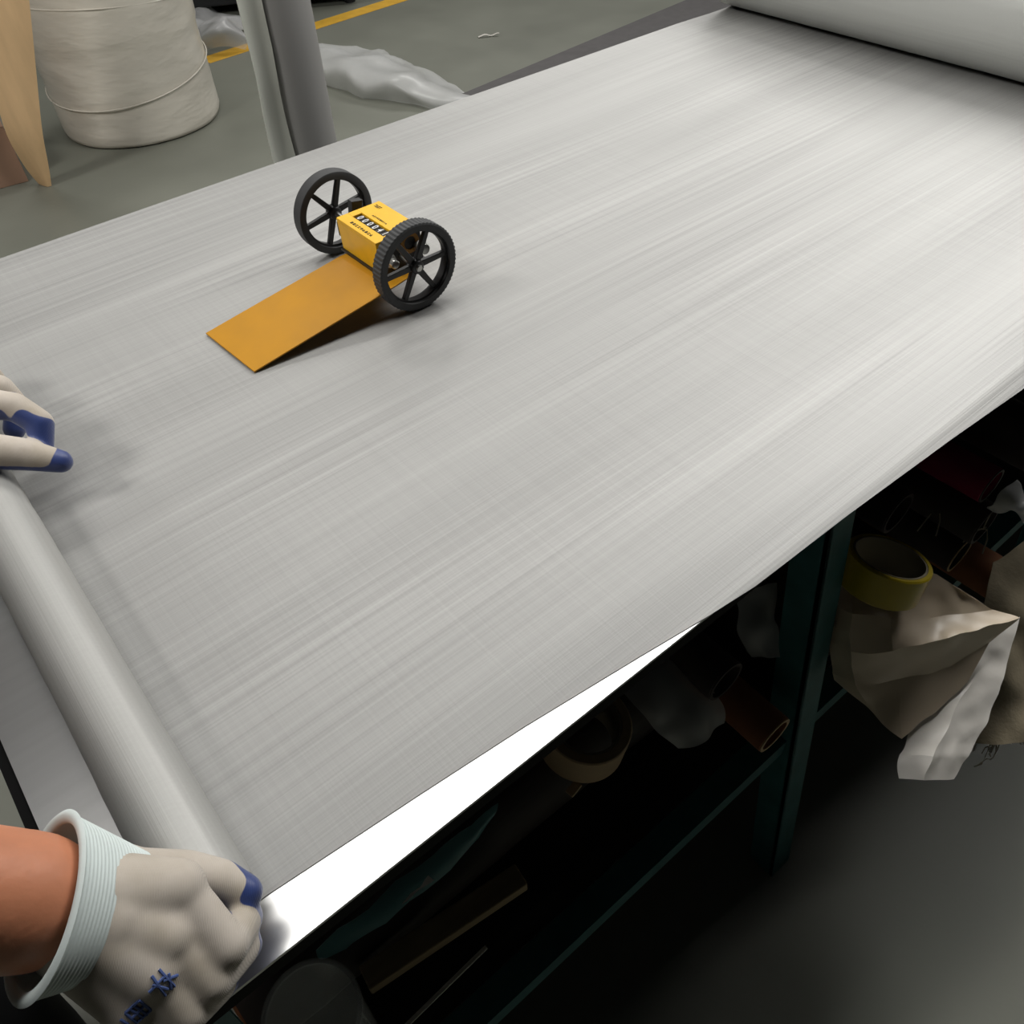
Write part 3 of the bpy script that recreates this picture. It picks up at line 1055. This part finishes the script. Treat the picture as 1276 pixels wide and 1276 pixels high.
rows = []
for (pl, pr, ty, yy) in ((-60, 22, -120, 3.30), (-32, 36, 0, 3.34), (-14, 44, 80, 3.38), (6, 52, 160, 3.42), (30, 60, 205, 3.46), (50, 64, 231, 3.485)):
    a_, c_ = col(pl, ty, yy + 0.05), col(pr, ty, yy)
    mid = (a_ + c_) / 2 + Vector((0.0, -0.02, 0))
    rows.append([a_, mid, c_])
bot = rows[-1]
for p in bot:
    p.z = 0.002
m = MB()
m.sheet(patch(rows, 24, 8), 0.006)
tag(m.build('cardboard_sheet', M['card'], smooth=True, origin=bot[1]), 'tan cardboard sheet standing on end beside the wrapped roll', 'cardboard')

# carton at the left border with a white cord
bc = at(36, 226, 0.0)
CT = thing('carton', bc - Vector((0.15, -0.1, 0)), 'brown carton on the floor behind the cardboard sheet', 'carton')
dx = Vector((-0.95, 0.12, 0)).normalized()
dy = Vector((0.14, 0.98, 0)).normalized()
q = [bc, bc + dx * 0.34, bc + dx * 0.34 + dy * 0.26, bc + dy * 0.26]
m = MB()
m.hexa(q + [p + Vector((0, 0, 0.20)) for p in q])
cb_ = m.build('carton_body', M['carton'], CT, bevel=0.002)
q2 = [p + Vector((0, 0, 0.201)) for p in q]
MB().hexa([q2[0], q2[1], q2[1].lerp(q2[2], 0.49), q2[0].lerp(q2[3], 0.49)] + [p + Vector((0, 0, 0.004)) for p in (q2[0], q2[1], q2[1].lerp(q2[2], 0.49), q2[0].lerp(q2[3], 0.49))]).build('flap', M['carton'], CT)
MB().hexa([q2[0].lerp(q2[3], 0.51), q2[1].lerp(q2[2], 0.51), q2[2], q2[3]] + [p + Vector((0, 0, 0.004)) for p in (q2[0].lerp(q2[3], 0.51), q2[1].lerp(q2[2], 0.51), q2[2], q2[3])]).build('flap', M['carton'], CT)
pts = []
for k in range(15):
    t = k / 14
    p = at(lerp(-12, 4, math.sin(t * PI)) + 3, lerp(196, 250, t), 0.0)
    pts.append(Vector((p.x, p.y, 0.0)))
b0 = bc + dx * 0.22 - dy * 0.012
pts = [b0 + Vector((0.06 * math.sin(PI * t), -0.02 * math.sin(PI * t) - 0.05 * t * t, lerp(0.17, 0.006, t))) for t in [k / 14 for k in range(15)]]
tag(MB().sweep(pts, 0.004, 8).build('cord', M['white_cord'], smooth=True, origin=pts[-1]), 'white cord hanging down the front of the brown carton', 'cord')

# dark roll standing upright behind the table, with a loose pale flap
SC = Vector((0.800, 1.70, 0.0))
SRr = 0.058
sr = thing('standing_roll', SC, 'dark grey roll of wire cloth standing upright behind the table', 'roll')
prof = [(0, 0.02), (0, SRr - 0.002), (0.003, SRr)] + [(lerp(0.02, 1.28, k / 24), SRr * (1 + 0.01 * noise.noise(Vector((k * 0.8, 1, 0))))) for k in range(25)] + [(1.30, SRr), (1.303, SRr - 0.002), (1.303, 0.02)]
MB().lathe(SC, SC + Vector((0, 0, 1)), prof, 48, True).build('wound_cloth', M['cloth_dark'], sr, smooth=True)
rows = []
for k in range(9):
    z = lerp(0.004, 1.30, k / 8)
    w = lerp(0.055, 0.050, k / 8)
    row = []
    for j in range(5):
        t = j / 4
        row.append(SC + Vector((-0.050 - w * t + 0.006 * math.sin(k * 1.1 + t * 2), -0.034 + 0.012 * math.sin(t * 2.5), 0)) + Vector((0, 0, z)))
    rows.append(row)
m = MB()
m.sheet(patch(rows, 30, 8, 0.004, 9), 0.002)
m.build('loose_flap', M['cloth_flap'], sr, smooth=True)

# crumpled clear film on the floor
def crumple(name, ctrl, m_, label, cat, wr, freq, seed, nu=40, nv=26, group=None, floor_clip=None, th=0.0012):
    G_ = patch(ctrl, nu, nv, wr, freq, seed)
    if floor_clip is not None:
        for r in G_:
            for p in r:
                p.z = max(p.z, floor_clip)
    mm = MB()
    mm.sheet(G_, th)
    c = sum((p for r in G_ for p in r), Vector()) / ((nu + 1) * (nv + 1))
    c.z = min(p.z for r in G_ for p in r)
    return tag(mm.build(name, m_, smooth=True, origin=c, angle=75), label, cat, group)


ctrl = [[at(372, 96, 0.003), at(450, 118, 0.003), at(500, 127, 0.003), at(556, 140, 0.003), at(610, 135, 0.003)],
        [at(374, 78, 0.07), at(450, 96, 0.08), at(500, 108, 0.07), at(552, 122, 0.05), at(606, 132, 0.02)],
        [at(380, 60, 0.06), at(440, 74, 0.09), at(498, 88, 0.08), at(548, 106, 0.05), at(600, 126, 0.02)],
        [at(390, 58, 0.004), at(440, 60, 0.004), at(490, 72, 0.004), at(535, 92, 0.004), at(590, 120, 0.004)]]
crumple('film_sheet', ctrl, M['film_haze'], 'crumpled milky clear plastic film on the floor right of the standing roll', 'plastic film', 0.035, 7, 1.0, floor_clip=0.002)
ctrl = [[at(232, 62, 0.003), at(262, 64, 0.003), at(305, 62, 0.003)],
        [at(232, 42, 0.05), at(266, 42, 0.10), at(308, 46, 0.06)],
        [at(232, 22, 0.06), at(268, 22, 0.11), at(306, 30, 0.06)],
        [at(236, 12, 0.004), at(268, 14, 0.004), at(300, 20, 0.004)]]
crumple('film_sheet', ctrl, M['film_clear'], 'clear plastic bag on the floor between wrapped roll and standing roll', 'plastic bag', 0.05, 7, 4.0, 30, 24, floor_clip=0.002)

# black machine base far behind
c0, c1 = at(225, 26, 0.0), at(448, 4, 0.0)
dv = (c1 - c0).normalized()
pv = Vector((-dv.y, dv.x, 0))
q = [c0 - dv * 1.0, c1, c1 + pv * 0.7, c0 - dv * 1.0 + pv * 0.7]
MC = thing('machine_base', (c0 + c1) / 2, 'black machine base standing beyond the yellow floor line', 'machine')
MB().hexa([p + Vector((0, 0, 0.05)) for p in q] + [p + Vector((0, 0, 0.62)) for p in q]).build('cabinet', M['machine'], MC, bevel=0.01)
q3 = [q[0] + dv * 0.05 + pv * 0.05, q[1] - dv * 0.05 + pv * 0.05, q[2] - dv * 0.05 - pv * 0.05, q[3] + dv * 0.05 - pv * 0.05]
for p in q3:
    MB().rod((p.x, p.y, 0), (p.x, p.y, 0.05), 0.03, 16).build('foot', M['machine'], MC)

# dark mat on the floor beyond the far table edge
m0, m1 = at(545, 133, 0.0), at(868, -3, 0.0)
dv = (m1 - m0).normalized()
pv = Vector((dv.y, -dv.x, 0))
m1 = m1 + dv * 1.6
q = [m0, m0 + pv * 1.3 + dv * 0.2, m1 + pv * 1.3, m1]
m = MB()
m.hexa(q + [p + Vector((0, 0, 0.012)) for p in q])
tag(m.build('floor_mat', M['mat'], origin=q[0], bevel=0.003), 'dark grey mat lying on the floor beyond the far table edge', 'mat')

# scraps of film on the floor
for (pa, pb, hh, lab) in (((596, 46), (622, 43), 0.012, 'thin white plastic scrap on the floor beside the yellow line'),):
    a_, c_ = at(*pa, 0.004), at(*pb, 0.006)
    dv = c_ - a_
    sd = Vector((-dv.y, dv.x, 0)).normalized() * 0.008
    G_ = [[a_ + dv * t + sd * u * (1 - t * 0.5) + Vector((0, 0, 0.008 * math.sin(t * 5) ** 2)) for u in (-1, 0, 1)] for t in [k / 10 for k in range(11)]]
    mm = MB()
    mm.sheet(G_, 0.001)
    tag(mm.build('plastic_scrap', M['film_white'], smooth=True, origin=a_), lab, 'scrap')

# ------------------------------------------------------------------ under the near table edge
def card_tube(name, end, L, r, ri, m_, label, tilt=0.0, endm=None, yaw=0.0, cat='tube', group=None):
    e = Vector(end)
    dv = Vector((math.sin(yaw), math.cos(yaw), tilt)).normalized()
    t_ = thing(name, e, label, cat, group)
    MB().pipe(e + dv * 0.0008, e + dv * L, r, ri, 40).build('tube_wall', m_, t_, smooth=True)
    MB().lathe(e, e + dv, [(0, ri), (0, r - 0.0006), (0.0012, r - 0.0006), (0.0012, ri)], 40, True).build('cut_end', endm or M['tube_end'], t_, smooth=True)
    return t_


card_tube('cardboard_tube', at(966, 917, 0.435), 0.62, 0.0265, 0.0215, M['tube_card'], 'brown cardboard tube with pale cut end resting above the shelf rail', 0.03)
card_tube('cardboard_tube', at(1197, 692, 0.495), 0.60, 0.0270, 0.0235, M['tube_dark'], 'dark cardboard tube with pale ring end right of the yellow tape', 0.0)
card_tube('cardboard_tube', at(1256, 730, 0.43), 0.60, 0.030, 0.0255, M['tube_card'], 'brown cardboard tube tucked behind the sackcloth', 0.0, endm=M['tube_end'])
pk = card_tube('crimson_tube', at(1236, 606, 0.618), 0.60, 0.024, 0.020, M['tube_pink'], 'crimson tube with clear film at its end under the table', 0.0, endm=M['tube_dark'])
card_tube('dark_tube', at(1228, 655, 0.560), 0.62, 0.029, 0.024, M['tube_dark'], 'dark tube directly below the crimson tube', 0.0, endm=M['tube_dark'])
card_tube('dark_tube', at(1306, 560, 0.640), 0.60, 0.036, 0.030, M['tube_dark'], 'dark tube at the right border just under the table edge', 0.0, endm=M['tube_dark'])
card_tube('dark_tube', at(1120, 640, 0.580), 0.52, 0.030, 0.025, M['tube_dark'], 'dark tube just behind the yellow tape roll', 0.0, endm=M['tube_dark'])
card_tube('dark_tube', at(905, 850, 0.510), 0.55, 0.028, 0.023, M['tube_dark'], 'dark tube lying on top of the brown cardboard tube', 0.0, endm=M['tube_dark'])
# lower tubes carrying the stack
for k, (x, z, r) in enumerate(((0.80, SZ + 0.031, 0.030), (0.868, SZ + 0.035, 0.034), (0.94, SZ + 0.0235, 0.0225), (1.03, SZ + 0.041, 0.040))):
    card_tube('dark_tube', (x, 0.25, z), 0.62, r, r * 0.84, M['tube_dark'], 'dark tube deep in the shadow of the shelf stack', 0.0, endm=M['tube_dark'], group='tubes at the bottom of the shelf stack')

# clear film tuft at the crimson tube's end, thread loops
c = at(1250, 616, 0.612)
ctrl = [[c + Vector((0.022 * math.cos(a) * k, -0.012 * k2, 0.020 * math.sin(a) * k)) for a in (0.2, 1.4, 2.6, 3.8, 5.2)] for k, k2 in ((1.0, 0), (0.8, 1), (0.55, 2), (0.9, 3.2))]
crumple('film_tuft', ctrl, M['film_haze'], 'small tuft of clear film on the end of the crimson tube', 'plastic film', 0.008, 50, 2.0, 16, 20, th=0.0006)


def loop_pts(c_, rx, rz, y_amp, tilt):
    return [Vector(c_) + Vector((rx * math.cos(a) + tilt * math.sin(a), y_amp * math.sin(a), rz * math.sin(a))) for a in [2 * PI * k / 28 for k in range(28)]]


m = MB()
m.sweep(loop_pts(at(1236, 642, 0.56), 0.010, 0.018, 0.002, 0.008), 0.0009, 6, closed=True)
tag(m.build('thread_loop', M['thread'], smooth=True, origin=at(1236, 642, 0.54)), 'pale thread loop hanging below the crimson tube', 'thread')
p0, p1, p2, p3 = at(1200, 676, 0.53), at(1214, 662, 0.545), at(1230, 660, 0.55), at(1224, 690, 0.52)
tag(MB().sweep([v[0] for v in patch([[p0], [p1], [p2], [p3]], 20, 1)] if False else [p0, p0.lerp(p1, .5) + Vector((0, 0, .004)), p1, p1.lerp(p2, .5) + Vector((0, 0, .003)), p2, p2.lerp(p3, .5) + Vector((.006, 0, 0)), p3], 0.0009, 6).build('thread', M['thread'], smooth=True, origin=p3), 'loose pale thread above the ring end of the dark tube', 'thread')
for k, (qa, qb) in enumerate((((1143, 662), (1160, 640)), ((1166, 668), (1171, 640)))):
    a_, c_ = at(*qa, 0.59), at(*qb, 0.60)
    tag(MB().sweep([a_, a_.lerp(c_, 0.5) + Vector((0.002, 0, 0.003)), c_], 0.0009, 6).build('thread', M['thread'], smooth=True, origin=a_),
        ('bright short thread standing right behind the yellow tape', 'dim short thread leaning right of the bright thread')[k], 'thread')

# tan film sheet draped out of the shelf, with its white fold
FS = thing('draped_film', at(1110, 800, 0.40), 'tan plastic sheet with glossy white fold hanging out under the table', 'plastic sheet')
ctrl = [[at(1034, 690, 0.580), at(1070, 700, 0.588), at(1120, 705, 0.588), at(1165, 715, 0.582), at(1205, 740, 0.574)],
        [at(1034, 750, 0.556), at(1062, 764, 0.578), at(1110, 772, 0.578), at(1172, 770, 0.560), at(1236, 758, 0.556)],
        [at(1034, 800, 0.515), at(1060, 812, 0.540), at(1112, 812, 0.555), at(1180, 794, 0.566), at(1268, 770, 0.552)],
        [at(1036, 836, 0.478), at(1064, 856, 0.492), at(1122, 846, 0.505), at(1186, 830, 0.510), at(1232, 800, 0.528)],
        [at(1040, 846, 0.466), at(1080, 884, 0.462), at(1121, 919, 0.452), at(1160, 892, 0.470), at(1206, 846, 0.495)]]
m = MB()
m.sheet(patch(ctrl, 48, 48, 0.004, 30, 3.0, True), 0.0012)
m.build('tan_layer', M['film_tan'], FS, smooth=True, angle=16)
ctrl = [[at(1176, 812, 0.500), at(1222, 792, 0.508), at(1271, 768, 0.520)],
        [at(1168, 860, 0.478), at(1210, 848, 0.490), at(1256, 832, 0.492)],
        [at(1136, 908, 0.450), at(1182, 900, 0.470), at(1232, 895, 0.462)],
        [at(1121, 940, 0.440), at(1160, 944, 0.456), at(1210, 942, 0.442)],
        [at(1119, 970, 0.430), at(1152, 972, 0.440), at(1188, 970, 0.430)]]
m = MB()
m.sheet(patch(ctrl, 44, 30, 0.004, 40, 8.0, True), 0.0014)
m.build('white_fold', M['film_white'], FS, smooth=True, angle=22)

# yellow packing tape standing flat on it
tc_ = at(1101, 712, 0.622)
TP = thing('tape_roll', tc_ - Vector((0, 0, 0.024)), 'yellow roll of packing tape lying on the tan plastic sheet', 'tape')
ax = Vector((0.30, 0.06, 1)).normalized()
a_, b_ = tc_ - ax * 0.020, tc_ + ax * 0.020
MB().pipe(a_, b_, 0.0455, 0.0402, 64).build('tape_windings', M['tape_yellow'], TP, smooth=True)
MB().pipe(a_, b_, 0.0401, 0.0375, 64).build('core', M['tape_core'], TP, smooth=True)
# dark parcel the sheet and tape rest on
m = MB()
pc = tc_ - Vector((0, 0, 0.0))
m.box((0.645, 0.248, SZ + 0.001), (0.745, 0.42, 0.555))
tag(m.build('dark_parcel', M['dark_wrap'], origin=(0.687, 0.30, SZ), bevel=0.008), 'dark parcel on the shelf beneath the tan plastic sheet', 'parcel')

# sackcloth with frayed threads
SK = thing('sackcloth', at(1250, 900, 0.36), 'frayed grey brown sackcloth hanging at the right border behind the white fold', 'cloth')
ctrl = [[at(1236, 700, 0.520), at(1275, 672, 0.535), at(1330, 650, 0.545)],
        [at(1222, 770, 0.490), at(1268, 755, 0.500), at(1330, 730, 0.510)],
        [at(1210, 860, 0.430), at(1262, 850, 0.440), at(1340, 830, 0.440)],
        [at(1206, 925, 0.385), at(1250, 928, 0.390), at(1330, 900, 0.385)]]
m = MB()
m.sheet(patch(ctrl, 40, 36, 0.010, 22, 5.0), 0.002)
m.build('cloth', M['burlap'], SK, smooth=True, angle=70)
rg = random.Random(11)
for k in range(22):
    t = rg.random()
    a_ = at(lerp(1210, 1320, t), 922 + 8 * math.sin(t * 9) - 22 * max(0, t - 0.45), 0.386)
    ln = rg.uniform(0.012, 0.03) if k else 0.07
    if k == 1:
        ln = 0.062
    if k < 2:
        a_ = at(1238 + 8 * k, 926, 0.386)
    pts = [a_ + Vector((0.006 * math.sin(q_ * 1.7 + k), 0.004 * math.cos(q_ + k), -ln * q_ / 5)) for q_ in range(6)]
    MB().sweep(pts, 0.0007, 5).build('frayed_thread', M['thread'], SK)

# long dark wrapped roll along the shelf
DW0, DW1 = Vector((-0.10, 0.372, SZ + 0.060)), Vector((0.47, 0.372, SZ + 0.060))
dw = thing('wrapped_bar', (0.18, 0.372, SZ), 'long dark brown wrapped roll lying lengthwise on the shelf', 'roll')
prof = [(0, 0.030), (0.002, 0.055)] + [(lerp(0.01, 0.56, k / 30), 0.058 * (1 + 0.03 * noise.noise(Vector((k * 0.5, 2, 0))))) for k in range(31)] + [(0.568, 0.055), (0.57, 0.03)]
MB().lathe(DW0, DW1, prof, 40, wob=lambda t, th: 1 + 0.03 * noise.noise(Vector((t * 12, math.cos(th), math.sin(th))))).build('wrapping', M['dark_wrap'], dw, smooth=True, angle=60)
MB().pipe(DW0 - Vector((0.004, 0, 0)), DW0 + Vector((0.01, 0, 0)), 0.029, 0.024, 32).build('core_tube', M['tube_card'], dw, smooth=True)

# plank and white strip in front of it
a_, c_ = at(455, 1222, 0.430), at(650, 1092, 0.430)
m = MB()
m.bar(a_, c_, 0.026, 0.018)
tag(m.build('wooden_plank', M['wood'], origin=a_, bevel=0.002), 'pale wooden plank lying lengthwise in front of the dark wrapped roll', 'plank')
a_, c_ = at(500, 1284, 0.400), at(606, 1180, 0.400)
tag(MB().bar(a_, c_, 0.004, 0.003).build('white_strip', M['film_white'], origin=a_), 'thin white strip lying in front of the wooden plank', 'strip')

# kraft tape roll on the wrapped bar
kc = at(728, 912, 0.500)
ax = Vector((0.08, -0.12, 1)).normalized()
KT = thing('tape_roll', kc, 'tan roll of kraft tape on the dark wrapped roll', 'tape')
MB().pipe(kc - ax * 0.024, kc + ax * 0.024, 0.050, 0.039, 56).build('tape_windings', M['tape_kraft'], KT, smooth=True)
MB().pipe(kc - ax * 0.024, kc + ax * 0.024, 0.0389, 0.036, 56).build('core', M['tape_core'], KT, smooth=True)

# pale film beside the brown tube
ctrl = [[at(760, 850, 0.52), at(800, 830, 0.52), at(840, 812, 0.515)],
        [at(800, 890, 0.50), at(838, 866, 0.505), at(878, 850, 0.50)],
        [at(828, 916, 0.478), at(864, 898, 0.482), at(900, 880, 0.475)],
        [at(846, 934, 0.455), at(868, 930, 0.462), at(904, 900, 0.460)]]
crumple('film_sheet', ctrl, M['film_haze'], 'pale plastic film lying left of the brown cardboard tube', 'plastic film', 0.006, 30, 6.0, 24, 20, th=0.0008)
# pale crumpled bag left of the teal leg
ctrl = [[at(915, 742, 0.58), at(945, 730, 0.585), at(968, 722, 0.58)],
        [at(920, 780, 0.55), at(946, 776, 0.56), at(968, 770, 0.55)],
        [at(936, 815, 0.52), at(952, 816, 0.53), at(967, 820, 0.52)]]
crumple('film_sheet', ctrl, M['film_haze'], 'pale crumpled plastic film just left of the teal leg', 'plastic film', 0.008, 34, 9.0, 20, 18, th=0.0008)
# teal film over the wrapped bar
ctrl = [[at(396, 1180, 0.50), at(470, 1120, 0.505), at(560, 1050, 0.51), at(620, 1000, 0.515)],
        [at(402, 1192, 0.492), at(480, 1132, 0.498), at(566, 1064, 0.502), at(616, 1014, 0.508)],
        [at(430, 1188, 0.485), at(490, 1140, 0.489), at(566, 1078, 0.492), at(610, 1024, 0.50)]]
crumple('film_sheet', ctrl, M['film_teal'], 'teal plastic film lying over the dark wrapped roll', 'plastic film', 0.005, 30, 12.0, 40, 14, th=0.0008)
ctrl = [[at(478, 1128, 0.498), at(505, 1106, 0.500), at(532, 1088, 0.502)],
        [at(474, 1138, 0.493), at(506, 1122, 0.494), at(540, 1096, 0.497)]]
crumple('paper_scrap', ctrl, M['film_white'], 'small white scrap on the edge of the teal film', 'scrap', 0.002, 60, 2.0, 12, 12, th=0.0008)
# little carton tag on the wrapped bar
c = at(709, 990, 0.470)
m = MB()
m.bar(c, c + Vector((0.016, 0.002, 0.004)), 0.010, 0.004)
tag(m.build('paper_tag', M['tube_end'], origin=c, bevel=0.0005), 'small pale paper tag on the side of the dark wrapped roll', 'tag')

# clear jar at the bottom border
jc = at(388, 1262, 0.60)
JR = thing('plastic_jar', (jc.x, jc.y, SZ), 'clear round plastic jar at the table corner under the gloved hand', 'jar')
MB().lathe((jc.x, jc.y, SZ + 0.0005), (jc.x, jc.y, 1), [(0, 0.030), (0.004, 0.036), (0.20, 0.038), (0.235, 0.039), (0.245, 0.0395), (0.245, 0.037), (0.006, 0.034), (0.003, 0.028)], 48).build('jar_wall', M['glass'], JR, smooth=True)
MB().lathe((jc.x, jc.y, SZ + 0.243), (jc.x, jc.y, 1), [(0, 0.0365), (0, 0.0405), (0.004, 0.0405), (0.004, 0.0365)], 48, True).build('rim', M['film_clear'], JR, smooth=True)
